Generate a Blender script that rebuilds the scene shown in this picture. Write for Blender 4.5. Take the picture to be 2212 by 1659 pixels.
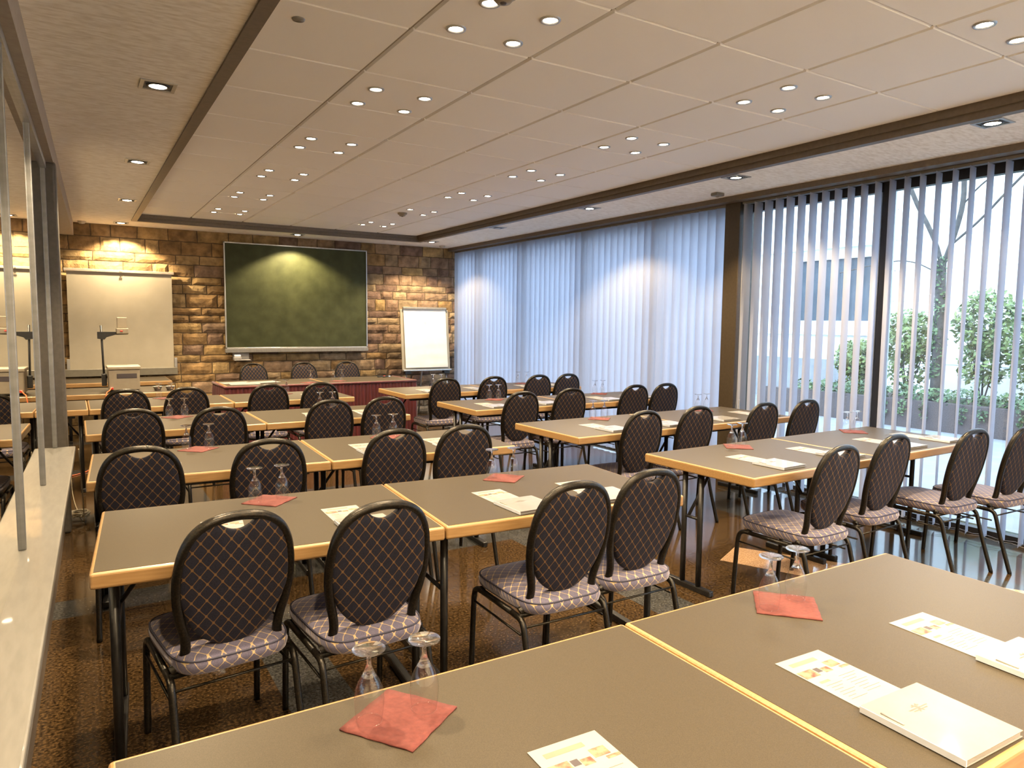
import bpy, bmesh, math, random
from mathutils import Vector, Matrix, noise
random.seed(7)
PI = math.pi
scene = bpy.context.scene
COL = scene.collection
for o in list(bpy.data.objects):
    bpy.data.objects.remove(o, do_unlink=True)

# ------------------------------------------------------------------ camera, world, exposure
cam_data = bpy.data.cameras.new('camera')
cam = bpy.data.objects.new('camera', cam_data)
COL.objects.link(cam)
FPX, PITCH, YAW, ROLL = 1526.66, 0.0871373, 0.5532661, -0.0108942
cam_data.sensor_fit = 'HORIZONTAL'; cam_data.sensor_width = 36.0
cam_data.lens = FPX * 36.0 / 2212.0
cam_data.clip_start = 0.02; cam_data.clip_end = 200
fw = Vector((math.sin(YAW) * math.cos(PITCH), math.cos(YAW) * math.cos(PITCH), -math.sin(PITCH)))
rt = Vector((math.cos(YAW), -math.sin(YAW), 0)); dn = fw.cross(rt)
r2 = math.cos(ROLL) * rt + math.sin(ROLL) * dn; d2 = -math.sin(ROLL) * rt + math.cos(ROLL) * dn
m = Matrix((r2, -d2, -fw)).transposed().to_4x4()
m.translation = Vector((0, 0, 1.52))
cam.matrix_world = m
scene.camera = cam
scene.view_settings.view_transform = 'Standard'
scene.view_settings.look = 'None'
scene.view_settings.gamma = 1.0
scene.view_settings.use_curve_mapping = False
scene.view_settings.exposure = 2.22
cy = scene.cycles
cy.max_bounces = 8; cy.diffuse_bounces = 6; cy.glossy_bounces = 4
cy.transmission_bounces = 8; cy.transparent_max_bounces = 24
cy.sample_clamp_indirect = 4.0; cy.caustics_reflective = False; cy.caustics_refractive = False
cy.use_denoising = True

WORLD_STRENGTH = 1.85
SPOT_W = 14.0
DOWN_W = 72.0
WARM = (1.0, 0.77, 0.47)
world = bpy.data.worlds.new('sky'); scene.world = world; world.use_nodes = True
bg = world.node_tree.nodes['Background']
bg.inputs[0].default_value = (0.58, 0.77, 1.0, 1); bg.inputs[1].default_value = WORLD_STRENGTH

# ------------------------------------------------------------------ room numbers (metres)
YW, XR, XB = 10.65, 5.45, 5.62          # stone wall, blind plane, window glass
YB = -1.55                              # rear wall
Z_TILE, Z_SOF = 2.80, 2.725
MX0, MK = -0.280, 0.023                # mirrored wall: x = MX0 + MK*y
def mx(y): return MX0 + MK * y
SILL_Z, Y_POST = 0.62, 5.77

# ------------------------------------------------------------------ helpers
def new_mat(name):
    mt = bpy.data.materials.new(name); mt.use_nodes = True
    return mt, mt.node_tree.nodes, mt.node_tree.links, mt.node_tree.nodes['Principled BSDF']
def setin(b, **kw):
    names = dict(rough='Roughness', metal='Metallic', ior='IOR', coat='Coat Weight', coatr='Coat Roughness', sheen='Sheen Weight',
                 sheenr='Sheen Roughness', trans='Transmission Weight', spec='Specular IOR Level', alpha='Alpha', aniso='Anisotropic')
    for k, v in kw.items(): b.inputs[names[k]].default_value = v
def noise_col(nt, scale, c1, c2, detail=6, lo=.35, hi=.65, coord='Object', stretch=None):
    n, l = nt.nodes, nt.links
    tc = n.new('ShaderNodeTexCoord'); tx = n.new('ShaderNodeTexNoise')
    tx.inputs['Scale'].default_value = scale; tx.inputs['Detail'].default_value = detail
    src = tc.outputs[coord]
    if stretch:
        mp = n.new('ShaderNodeMapping'); mp.inputs['Scale'].default_value = stretch; l.new(src, mp.inputs[0]); src = mp.outputs[0]
    l.new(src, tx.inputs['Vector'])
    r = n.new('ShaderNodeValToRGB'); r.color_ramp.elements[0].position = lo; r.color_ramp.elements[1].position = hi
    r.color_ramp.elements[0].color = (*c1, 1); r.color_ramp.elements[1].color = (*c2, 1)
    l.new(tx.outputs[0], r.inputs[0])
    return r.outputs[0], tx.outputs[0]
def mat(name, col, rough=.5, col2=None, scale=20, stretch=None, bump=0, lo=.35, hi=.65, **kw):
    mt, n, l, b = new_mat(name)
    b.inputs['Base Color'].default_value = (*col, 1); setin(b, rough=rough, **kw)
    if col2 is None: col2 = tuple(min(1, c * 1.12) for c in col)
    out, fac = noise_col(mt.node_tree, scale, col, col2, stretch=stretch, lo=lo, hi=hi)
    l.new(out, b.inputs['Base Color'])
    if bump:
        bp = n.new('ShaderNodeBump'); bp.inputs['Strength'].default_value = bump; bp.inputs['Distance'].default_value = .002
        l.new(fac, bp.inputs['Height']); l.new(bp.outputs[0], b.inputs['Normal'])
    return mt
def emit_mat(name, col, s):
    mt, n, l, b = new_mat(name)
    b.inputs['Base Color'].default_value = (*col, 1)
    b.inputs['Emission Color'].default_value = (*col, 1); b.inputs['Emission Strength'].default_value = s
    return mt
def fabric(name, axis, c1, c2, gold, px, py, sheen):
    mt, n, l, b = new_mat(name)
    tc = n.new('ShaderNodeTexCoord'); sp = n.new('ShaderNodeSeparateXYZ'); l.new(tc.outputs['Object'], sp.inputs[0])
    def M(op, a, bb=None, v=None):
        q = n.new('ShaderNodeMath'); q.operation = op
        for i, s in enumerate((a, bb)):
            if s is None: continue
            if hasattr(s, 'links'): l.new(s, q.inputs[i])
            else: q.inputs[i].default_value = s
        return q.outputs[0]
    a = M('MULTIPLY', sp.outputs['X'], 1 / px); c = M('MULTIPLY', M('SUBTRACT', sp.outputs['Y'], sp.outputs['Z']) if axis == 'Y' else sp.outputs[axis], 1 / py)
    t1 = M('PINGPONG', M('ADD', a, c), .5); t2 = M('PINGPONG', M('SUBTRACT', a, c), .5)
    ln = M('MAXIMUM', M('LESS_THAN', t1, .042), M('LESS_THAN', t2, .042))
    kn = M('MULTIPLY', M('LESS_THAN', t1, .105), M('LESS_THAN', t2, .105))
    fac = M('MAXIMUM', M('MULTIPLY', ln, .75), kn)
    out, nf = noise_col(mt.node_tree, 260, c1, c2, detail=2)
    mixc = n.new('ShaderNodeMix'); mixc.data_type = 'RGBA'
    l.new(fac, mixc.inputs[0]); l.new(out, mixc.inputs[6]); mixc.inputs[7].default_value = (*gold, 1)
    l.new(mixc.outputs[2], b.inputs['Base Color'])
    setin(b, rough=.8, sheen=sheen, sheenr=.4, spec=.25)
    b.inputs['Sheen Tint'].default_value = (.85, .8, .9, 1)
    bp = n.new('ShaderNodeBump'); bp.inputs['Strength'].default_value = .15; bp.inputs['Distance'].default_value = .001
    l.new(nf, bp.inputs['Height']); l.new(bp.outputs[0], b.inputs['Normal'])
    return mt
def thin_glass(name, tint=(1, 1, 1), ior=1.5, rough=0.0, gain=1.0):
    mt, n, l, b = new_mat(name); n.remove(b)
    out = n['Material Output']
    tr = n.new('ShaderNodeBsdfTransparent'); tr.inputs[0].default_value = (*tint, 1)
    gl = n.new('ShaderNodeBsdfGlossy'); gl.inputs['Roughness'].default_value = rough
    lw = n.new('ShaderNodeLayerWeight'); lw.inputs[0].default_value = .5
    mx_ = n.new('ShaderNodeMixShader')
    pw = n.new('ShaderNodeMath'); pw.operation = 'POWER'; l.new(lw.outputs['Facing'], pw.inputs[0]); pw.inputs[1].default_value = 5
    f0 = ((ior - 1) / (ior + 1)) ** 2
    ma = n.new('ShaderNodeMath'); ma.operation = 'MULTIPLY_ADD'; l.new(pw.outputs[0], ma.inputs[0]); ma.inputs[1].default_value = (1 - f0) * gain; ma.inputs[2].default_value = f0 * 2.0
    l.new(ma.outputs[0], mx_.inputs[0])
    l.new(tr.outputs[0], mx_.inputs[1]); l.new(gl.outputs[0], mx_.inputs[2]); l.new(mx_.outputs[0], out.inputs[0])
    return mt

class MB:
    """collects geometry for one mesh"""
    def __init__(s): s.v = []; s.f = []; s.mi = []; s.sm = []; s.cur = 0; s.smooth = False
    def add(s, vs, fs, sm=None):
        k = len(s.v); s.v += [tuple(p) for p in vs]
        for f in fs:
            s.f.append(tuple(i + k for i in f)); s.mi.append(s.cur); s.sm.append(s.smooth if sm is None else sm)
        return s
    def box(s, x0, x1, y0, y1, z0, z1, M=None):
        vs = [Vector((x, y, z)) for z in (z0, z1) for y in (y0, y1) for x in (x0, x1)]
        if M is not None: vs = [M @ p for p in vs]
        return s.add(vs, [(0, 2, 3, 1), (4, 5, 7, 6), (0, 1, 5, 4), (2, 6, 7, 3), (0, 4, 6, 2), (1, 3, 7, 5)], False)
    def rbox(s, x0, x1, y0, y1, z0, z1, r=.005, seg=2, M=None):
        bm = bmesh.new(); bmesh.ops.create_cube(bm, size=1)
        for p in bm.verts: p.co = Vector(((x0 + x1) / 2 + p.co.x * (x1 - x0), (y0 + y1) / 2 + p.co.y * (y1 - y0), (z0 + z1) / 2 + p.co.z * (z1 - z0)))
        bmesh.ops.bevel(bm, geom=bm.edges[:], offset=r, segments=seg, profile=.5, affect='EDGES')
        bm.verts.index_update()
        vs = [p.co.copy() for p in bm.verts]
        if M is not None: vs = [M @ p for p in vs]
        s.add(vs, [[q.index for q in f.verts] for f in bm.faces], False); bm.free(); return s
    def tube(s, pts, r, n=10, closed=False, caps=True, flat=1.0, up=None):
        pts = [Vector(p) for p in pts]; N = len(pts); rs = r if isinstance(r, (list, tuple)) else [r] * N
        vs = []; prev = None
        for i, p in enumerate(pts):
            if closed: t = (pts[(i + 1) % N] - pts[i - 1])
            else: t = pts[min(i + 1, N - 1)] - pts[max(i - 1, 0)]
            t.normalize()
            if prev is None:
                a = Vector(up) if up else (Vector((0, 0, 1)) if abs(t.z) < .9 else Vector((0, 1, 0)))
            else: a = prev
            a = (a - t * a.dot(t)).normalized(); prev = a; b = t.cross(a)
            for k in range(n):
                w = 2 * PI * k / n
                vs.append(p + (a * math.cos(w) * flat + b * math.sin(w)) * rs[i])
        fs = []
        for i in range(N if closed else N - 1):
            j = (i + 1) % N
            for k in range(n): fs.append((i * n + k, i * n + (k + 1) % n, j * n + (k + 1) % n, j * n + k))
        if caps and not closed: fs += [tuple(range(n))[::-1], tuple((N - 1) * n + k for k in range(n))]
        return s.add(vs, fs, True)
    def lathe(s, prof, n=24, c=(0, 0, 0), cap0=False, cap1=False):
        vs = []; fs = []
        for r, z in prof:
            for k in range(n):
                w = 2 * PI * k / n; vs.append((c[0] + r * math.cos(w), c[1] + r * math.sin(w), c[2] + z))
        for i in range(len(prof) - 1):
            for k in range(n): fs.append((i * n + k, i * n + (k + 1) % n, (i + 1) * n + (k + 1) % n, (i + 1) * n + k))
        if cap0: fs.append(tuple(range(n))[::-1])
        if cap1: fs.append(tuple((len(prof) - 1) * n + k for k in range(n)))
        return s.add(vs, fs, True)
    def prism(s, poly, z0, z1, M=None):
        n = len(poly); vs = [Vector((x, y, z0)) for x, y in poly] + [Vector((x, y, z1)) for x, y in poly]
        if M is not None: vs = [M @ p for p in vs]
        return s.add(vs, [tuple(range(n))[::-1], tuple(range(n, 2 * n))] + [(i, (i + 1) % n, n + (i + 1) % n, n + i) for i in range(n)], False)
    def mesh(s, name, mats):
        me = bpy.data.meshes.new(name); me.from_pydata(s.v, [], s.f)
        for mt in (mats if isinstance(mats, (list, tuple)) else [mats]): me.materials.append(mt)
        me.polygons.foreach_set('material_index', s.mi); me.polygons.foreach_set('use_smooth', s.sm)
        me.update(); return me
    def build(s, name, mats, parent=None, **kw):
        o = bpy.data.objects.new(name, s.mesh(name, mats)); COL.objects.link(o)
        if parent is not None: o.parent = parent
        tag(o, **kw); return o
def tag(o, label=None, cat=None, group=None, kind=None):
    if label: o['label'] = label
    if cat: o['category'] = cat
    if group: o['group'] = group
    if kind: o['kind'] = kind
    return o
def thing(name, label, cat, loc=(0, 0, 0), rz=0, group=None, kind=None):
    o = bpy.data.objects.new(name, None); COL.objects.link(o)
    o.empty_display_size = .1; o.location = loc; o.rotation_euler = (0, 0, rz)
    return tag(o, label, cat, group, kind)
def dup(root, loc, rz=0, label=None, group=None):
    r = root.copy(); COL.objects.link(r); r.location = loc; r.rotation_euler = (0, 0, rz)
    if label: r['label'] = label
    if group: r['group'] = group
    for ch in list(root.children):
        c = ch.copy(); COL.objects.link(c); c.parent = r
        for g in list(ch.children):
            d = g.copy(); COL.objects.link(d); d.parent = c
    return r
class Kind:
    """first call moves the prototype, later calls copy it"""
    def __init__(s, proto): s.p = proto; s.used = False
    def put(s, loc, rz=0, label=None, group=None):
        if s.used: return dup(s.p, loc, rz, label, group)
        s.used = True; s.p.location = loc; s.p.rotation_euler = (0, 0, rz)
        if label: s.p['label'] = label
        if group: s.p['group'] = group
        return s.p
ORD = ['first', 'second', 'third', 'fourth', 'fifth', 'sixth', 'seventh', 'eighth', 'ninth', 'tenth']
def smooth(pts, it=2, closed=False):
    pts = [Vector(p) for p in pts]
    for _ in range(it):
        q = []; N = len(pts)
        if not closed: q.append(pts[0])
        for i in range(N if closed else N - 1):
            a, b = pts[i], pts[(i + 1) % N]; q += [a * .75 + b * .25, a * .25 + b * .75]
        if not closed: q.append(pts[-1])
        pts = q
    return pts

# ------------------------------------------------------------------ materials
M_plaster = mat('plaster', (.76, .71, .62), .85, (.95, .92, .85), 16, (1, 3.5, 1), bump=.35, lo=.30, hi=.60)
M_tile = mat('ceiling_tile', (.88, .86, .82), .62, (.91, .89, .85), 400, bump=.12)
M_grid = mat('tile_joint', (.30, .27, .22), .7)
M_brown = mat('brown_lacquer', (.115, .092, .070), .45, (.14, .11, .085), 40)
M_beam = mat('beam_paint', (.30, .25, .20), .6, (.34, .29, .235), 30)
M_wood = mat('beech', (.27, .150, .056), .38, (.33, .195, .080), 9, (1, 14, 14), coat=.25, coatr=.2)
M_lam = mat('grey_laminate', (.043, .034, .0225), .42, (.058, .046, .031), 700, lo=.42, hi=.58, spec=.18)
M_black = mat('black_steel', (.012, .011, .011), .35, (.02, .018, .017), 30, metal=.3)
M_frame = mat('hammered_black', (.010, .0085, .007), .28, (.032, .023, .013), 160, bump=.5, metal=.6, lo=.45, hi=.75)
M_fseat_lit = fabric('seat_fabric_lit', 'Y', (.085, .076, .122), (.12, .108, .155), (.47, .34, .175), .046, .050, .6)  # paler copy of the navy back cloth, lamplight put into its colour
M_fback = fabric('back_fabric', 'Z', (.0055, .0055, .012), (.010, .0098, .019), (.13, .07, .024), .046, .057, .04)
M_piping = mat('piping', (.03, .028, .05), .7)
M_alu = mat('aluminium', (.38, .38, .38), .38, (.44, .44, .44), 30, (1, 1, .05), metal=.85)
M_mull = mat('mullion_grey', (.20, .20, .205), .4, (.24, .24, .245), 30, metal=.55)
M_dkframe = mat('dark_window_frame', (.022, .019, .018), .4)
M_sill = mat('pale_sill', (.155, .148, .137), .35, (.185, .176, .163), 8, (6, 1, 1), coat=.2)
M_white = mat('white_board', (.33, .295, .225), .5, (.36, .32, .245), 5)
M_paper = mat('white_paper', (.245, .232, .222), .45, (.275, .26, .25), 8)
M_pad = mat('glossy_card', (.22, .208, .197), .25, (.25, .236, .223), 8, coat=.5, coatr=.08)
M_spine = mat('pad_spine', (.62, .66, .76), .4)
M_napkin = mat('red_napkin', (.095, .0185, .015), .85, (.125, .026, .021), 90, bump=.5)
M_ink = mat('grey_ink', (.11, .105, .10), .7)
M_inkg = mat('pale_green_print', (.15, .155, .115), .7)
M_photo = mat('photo_print', (.11, .035, .024), .5, (.27, .20, .12), 45, lo=.4, hi=.62)
M_dark = mat('dark_print', (.05, .04, .045), .6)
M_chalk = mat('green_chalkboard', (.031, .036, .0135), .55, (.046, .052, .021), 6, bump=.05, spec=.2)
M_skirt = mat('burgundy_cloth', (.055, .003, .005), .6, (.09, .006, .008), 30, (1, 1, .2), sheen=.1)
M_ohp = mat('beige_plastic', (.25, .21, .155), .45, (.275, .235, .175), 20)
M_blackp = mat('black_plastic', (.012, .012, .013), .4)
M_red = mat('red_switch', (.5, .03, .02), .4)
M_orange = mat('orange_cable', (.75, .16, .05), .5)
M_cable = mat('grey_cable', (.30, .25, .17), .5)
M_lampglow = emit_mat('lamp_glow', (1, .86, .66), 26)
M_downglow = emit_mat('downlight_glow', (1, .86, .66), 16)
M_off = mat('unlit_bulb', (.45, .42, .38), .3)
M_leaf = mat('leaf', (.055, .095, .030), .5, (.27, .34, .11), 6, lo=.3, hi=.7)
M_leaf2 = mat('ivy_leaf', (.03, .07, .03), .5, (.15, .23, .09), 5, lo=.3, hi=.7)
M_bark = mat('bark', (.05, .045, .04), .9, (.09, .08, .07), 18)
M_facade = mat('white_render', (.80, .81, .80), .9, (.85, .86, .85), 3)
M_joint = mat('facade_joint', (.58, .62, .62), .9)
M_pave = mat('paving', (.22, .23, .24), .7, (.27, .28, .29), 4)
M_plant = mat('planter_granite', (.055, .042, .042), .7, (.13, .105, .10), 90)
M_extwin = mat('far_window', (.03, .045, .06), .5, (.06, .08, .10), 2)
M_mirror, _n, _l, _b = new_mat('mirror_glass')
_b.inputs['Base Color'].default_value = (.80, .80, .74, 1); setin(_b, metal=1.0, rough=.012)
M_pane = thin_glass('window_glass', (.97, .985, .99))
M_bowl = thin_glass('drinking_glass', (.985, .985, .985), 1.5, .02, .85)
M_solid, _n, _l, _b = new_mat('solid_glass')
_b.inputs['Base Color'].default_value = (1, 1, 1, 1); setin(_b, rough=.02, trans=1.0, ior=1.5)
_tr = _n.new('ShaderNodeBsdfTransparent'); _mm = _n.new('ShaderNodeMixShader'); _mm.inputs[0].default_value = .78
_l.new(_tr.outputs[0], _mm.inputs[1]); _l.new(_b.outputs[0], _mm.inputs[2]); _l.new(_mm.outputs[0], _n['Material Output'].inputs[0])
# blind cloth: reflects and lets daylight glow through
M_blind, _n, _l, _b = new_mat('blind_cloth')
_n.remove(_b)
_d = _n.new('ShaderNodeBsdfDiffuse'); _t = _n.new('ShaderNodeBsdfTranslucent'); _m = _n.new('ShaderNodeMixShader')
_o, _f = noise_col(M_blind.node_tree, 120, (.25, .245, .26), (.28, .275, .29), stretch=(1, 1, .15))
_l.new(_o, _d.inputs[0]); _t.inputs[0].default_value = (.66, .68, .80, 1); _m.inputs[0].default_value = .50
_l.new(_d.outputs[0], _m.inputs[1]); _l.new(_t.outputs[0], _m.inputs[2]); _l.new(_m.outputs[0], _n['Material Output'].inputs[0])
# polished granite floor: brown field with darker bands
M_floor, n, l, b = new_mat('granite_floor')
fc, ff = noise_col(M_floor.node_tree, 85, (.010, .0055, .002), (.105, .060, .025), detail=8, lo=.36, hi=.68)
dc, df = noise_col(M_floor.node_tree, 85, (.02, .02, .019), (.085, .082, .078), detail=8, lo=.36, hi=.68)
tc = n.new('ShaderNodeTexCoord'); sp = n.new('ShaderNodeSeparateXYZ'); l.new(tc.outputs['Object'], sp.inputs[0])
def fm(op, a, bv):
    q = n.new('ShaderNodeMath'); q.operation = op; l.new(a, q.inputs[0])
    if hasattr(bv, 'links'): l.new(bv, q.inputs[1])
    else: q.inputs[1].default_value = bv
    return q.outputs[0]
def band(axis, off, pitch, w):
    return fm('LESS_THAN', fm('FLOORED_MODULO', fm('SUBTRACT', sp.outputs[axis], off), pitch), w)
bm_ = fm('MAXIMUM', band('X', .66, 1.9, .26), band('Y', .33, 1.9, .26))
mixf = n.new('ShaderNodeMix'); mixf.data_type = 'RGBA'; l.new(bm_, mixf.inputs[0]); l.new(fc, mixf.inputs[6]); l.new(dc, mixf.inputs[7])
l.new(mixf.outputs[2], b.inputs['Base Color']); setin(b, rough=.11, spec=.6)
M_pale_band = mat('pale_speckle', (.30, .17, .09), .12, (.52, .34, .20), 110)
# stone: colour per stone from an attribute, roughened by noise
M_stone, n, l, b = new_mat('sandstone')
at = n.new('ShaderNodeAttribute'); at.attribute_name = 'stone'
o1, f1 = noise_col(M_stone.node_tree, 9, (.45, .42, .40), (1.25, 1.2, 1.15), detail=10, lo=.3, hi=.7)
mu = n.new('ShaderNodeMix'); mu.data_type = 'RGBA'; mu.blend_type = 'MULTIPLY'; mu.inputs[0].default_value = 1.0
l.new(at.outputs['Color'], mu.inputs[6]); l.new(o1, mu.inputs[7]); l.new(mu.outputs[2], b.inputs['Base Color'])
tc = n.new('ShaderNodeTexCoord'); nz = n.new('ShaderNodeTexNoise'); nz.inputs['Scale'].default_value = 28; nz.inputs['Detail'].default_value = 8
l.new(tc.outputs['Object'], nz.inputs['Vector'])
bp = n.new('ShaderNodeBump'); bp.inputs['Strength'].default_value = .8; bp.inputs['Distance'].default_value = .012
l.new(nz.outputs[0], bp.inputs['Height']); l.new(bp.outputs[0], b.inputs['Normal']); setin(b, rough=.9)

# ------------------------------------------------------------------ the shell
def struct(name, mb, mats, parent=None, label=None): return mb.build(name, mats, parent, label=label, kind='structure')
fl = struct('floor', MB().box(-1.5, 5.9, YB, YW + .1, -.1, 0), M_floor)
b_ = MB(); b_.prism([(3.50, 3.08), (4.20, 1.62), (4.64, 1.80), (3.80, 3.22)], 0.0, .0012)  # thin pale orange band laid diagonally over the floor
b_.build('floor_pale_band', M_pale_band, fl, label='pale orange diagonal band on the dark floor')
# stone wall
mb = MB(); cols = []
mb.box(-1.5, 5.75, YW + .03, YW + .25, 0, 2.9); cols += [(.10, .07, .04)] * 6
z = 0.0; rnd = random.Random(3)
while z < 2.78:
    h = rnd.choice((.105, .125, .14, .15, .165, .185)); x = -1.45 - rnd.random() * .3
    while x < 5.7:
        w = rnd.uniform(.2, .5) if h < .16 else rnd.uniform(.16, .42)
        nx, nz_ = 6, 3; dpt = rnd.uniform(.0, .012); k0 = len(mb.v); vs = []
        gx, gz = .006, .006
        for j in range(nz_ + 1):
            for i in range(nx + 1):
                u, v = i / nx, j / nz_
                px = x + gx + u * (w - 2 * gx); pz = z + gz + v * (h - 2 * gz)
                e = (i in (0, nx)) or (j in (0, nz_))
                nn = noise.noise(Vector((px * 9, pz * 9, 3.1)))
                px += (.010 * noise.noise(Vector((px * 11, pz * 11, 9)))) ; pz += (.010 * noise.noise(Vector((px * 14, pz * 14, 19))))
                vs.append((px, YW + .03 - (.004 if e else .014 + dpt + .012 * nn), pz))
        fs = [(j * (nx + 1) + i, j * (nx + 1) + i + 1, (j + 1) * (nx + 1) + i + 1, (j + 1) * (nx + 1) + i) for j in range(nz_) for i in range(nx)]
        mb.add(vs, fs, False)
        t = min(1, max(0, (x - .5) / 3.8))
        base = rnd.choice([(.30, .205, .090), (.27, .185, .080), (.33, .235, .110), (.25, .16, .068), (.22, .14, .060)])
        red = rnd.choice([(.19, .125, .085), (.23, .16, .105), (.26, .195, .12), (.155, .10, .075), (.27, .19, .115)])
        c = red if rnd.random() < t * .9 else base
        s_ = rnd.uniform(.98, 1.32); cols += [tuple(q * s_ for q in c)] * len(fs); x += w
    z += h
wf = struct('wall_front', mb, M_stone)
ca = wf.data.color_attributes.new('stone', 'FLOAT_COLOR', 'CORNER')
for p in wf.data.polygons:
    for li in p.loop_indices: ca.data[li].color = (*cols[p.index], 1)
# rear wall, recess walls
struct('wall_back', MB().box(-1.5, 5.9, YB - .15, YB, 0, 2.9), M_plaster)
mb = MB(); mb.box(-1.5, -1.35, Y_POST + .1, YW, 0, 2.9)
mb.box(-1.5, mx(Y_POST) - .088, Y_POST + .02, Y_POST + .12, 0, 2.9)
struct('wall_recess', mb, M_plaster)
# mirrored wall on the camera's left
ang = math.atan(MK); ca_, sa_ = math.cos(ang), math.sin(ang)
ML = Matrix.Translation((MX0, 0, 0)) @ Matrix.Rotation(-ang, 4, 'Z')     # local y runs along the wall, x into the room
wl = thing('wall_left', 'mirror-glass partition in silver mullions above a pale ledge', None, kind='structure')
yb, ye = YB / ca_, Y_POST
joints = [yb, 1.15, 3.33, 4.62, ye]
MU = [3.27, 4.50]
def plank(name, x0, x1, y0, y1, z0, z1, m_, parent, r=0, **kw):
    q = MB(); (q.rbox(x0, x1, y0, y1, z0, z1, r, 2, ML) if r else q.box(x0, x1, y0, y1, z0, z1, ML)); return q.build(name, m_, parent, **kw)
edges = [yb, MU[0] - 2.0, MU[0], MU[1], ye]
for a, bq in zip(edges, edges[1:]):
    plank('mirror_pane', -.02, 0, a + .004, bq - .004, SILL_Z, 2.56, M_mirror, wl)
for yy in edges[1:]:
    plank('mullion', -.008, .014, yy - .011, yy + .011, SILL_Z, 2.56, M_mull, wl, .004)
plank('head_rail', -.01, .02, yb, ye, 2.515, 2.56, M_alu, wl)
plank('backing', -.09, -.021, yb, ye, 0, 2.9, M_brown, wl)
plank('parapet', -.021, .035, yb, ye, 0, SILL_Z - .05, M_brown, wl)
sl = plank('sill', -.02, .121, yb, ye + .02, SILL_Z - .035, SILL_Z, M_sill, wl, .006)
# brown post at the end of the ledge
mb = MB(); mb.rbox(-.10, .075, ye + .022, ye + .17, 0, 2.57, .02, 3, ML)
struct('trim_1', mb, mat('brown_post', (.062, .052, .042), .5, (.078, .066, .054), 40), label='dark brown post closing the mirrored wall')
# beam over the mirrored wall
mb = MB(); mb.box(-.2, .062, yb, (YW + .02), 2.56, 2.9, ML)
struct('trim_2', mb, M_beam, label='painted beam above the mirrored wall')
# tile field and trim
X0, Y0T, PT = 1.31 - .625, 2.993, .625
XT0, XT1, YT0, YT1 = .70, 4.465, -.95, 9.97
mb = MB(); mb.cur = 1; mb.box(XT0 - .1, XT1 + .1, YT0 - .1, YT1 + .1, Z_TILE + .012, Z_TILE + .05); mb.cur = 0
def tile(x0, x1, y0, y1):
    gx, gy, c = .007, .0035, .006
    a = [(x0 + gx, y0 + gy), (x1 - gx, y0 + gy), (x1 - gx, y1 - gy), (x0 + gx, y1 - gy)]
    i_ = [(x0 + gx + c, y0 + gy + c), (x1 - gx - c, y0 + gy + c), (x1 - gx - c, y1 - gy - c), (x0 + gx + c, y1 - gy - c)]
    mb.add([(*p, Z_TILE + .012) for p in a] + [(*p, Z_TILE) for p in i_], [(0, 1, 5, 4), (1, 2, 6, 5), (2, 3, 7, 6), (3, 0, 4, 7), (4, 5, 6, 7)], False)
xs = [XT0] + [X0 + PT * i for i in range(1, 7) if XT0 + .05 < X0 + PT * i < XT1 - .02] + [XT1]
ys = [YT0] + [Y0T + PT * j for j in range(-12, 20) if YT0 + .05 < Y0T + PT * j < YT1 - .05] + [YT1]
for a, bq in zip(xs, xs[1:]):
    for c, d in zip(ys, ys[1:]): tile(a, bq, c, d)
ceil = struct('ceiling', mb, [M_tile, M_grid])
mb = MB()
TW = .062
for q in ((XT0 - TW, XT0, YT0 - TW, YT1 + TW), (XT1, XT1 + TW, YT0 - TW, YT1 + TW), (XT0, XT1, YT1, YT1 + TW), (XT0, XT1, YT0 - TW, YT0)):
    mb.box(*q, Z_SOF - .012, Z_TILE + .03)
mb.box(XT0, XT0 + .02, YT0, YT1, Z_SOF + .03, Z_TILE + .03); mb.box(XT1 - .02, XT1, YT0, YT1, Z_SOF + .03, Z_TILE + .03)
mb.box(XT0 + .02, XT1 - .02, YT1 - .02, YT1, Z_SOF + .03, Z_TILE + .03)
struct('trim_3', mb, M_brown, label='brown trim framing the ceiling tiles')
mb = MB()
mb.box(-1.5, XT0 - TW, YB, YW + .05, Z_SOF, 2.9); mb.box(XT1 + TW, 5.9, YB, YW + .05, Z_SOF, 2.9)
mb.box(XT0 - TW, XT1 + TW, YT1 + TW, YW + .05, Z_SOF, 2.9); mb.box(XT0 - TW, XT1 + TW, YB, YT0 - TW, Z_SOF, 2.9)
struct('ceiling_soffit', mb, M_plaster)
mb = MB(); mb.box(5.30, 5.75, YB, YW, 2.678, Z_SOF)
struct('trim_4', mb, M_brown, label='brown pelmet board above the blinds')
# window wall: brown pier, frames, panes
mb = MB(); mb.rbox(5.40, 5.70, 4.67, 4.85, 0, 2.69, .006)
struct('trim_5', mb, mat('dark_pier', (.040, .028, .016), .4, (.05, .036, .021), 40), label='dark brown pier between closed and open blinds')
mull = [10.62, 9.88, 8.60, 7.18, 5.90, 4.76, 3.36, 1.9, .4, -1.5]
for i, (ya, ybb) in enumerate(zip(mull, mull[1:])):
    w = thing('window_%d' % (i + 1), None, None, kind='structure')
    q = MB(); q.box(XB - .02, XB + .05, ya - .03, ya, .0, 2.68); q.box(XB - .02, XB + .05, ybb, ybb + .03, 0, 2.68)
    q.box(XB - .035, XB + .035, ybb + .035, ya - .035, 2.60, 2.68); q.box(XB - .035, XB + .035, ybb + .035, ya - .035, 0, .05)
    q.build('window_frame', M_dkframe, w, kind='structure')
    q = MB()
    for s in (ya - .065, ybb + .035): q.box(XB - .02, XB + .02, s, s + .03, .05, 2.60)
    q.build('glazing_bead', M_alu, w, kind='structure')
    q = MB(); q.box(XB - .004, XB + .004, ybb + .065, ya - .065, .05, 2.60)
    q.build('window_pane', M_pane, w, kind='structure')
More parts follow.
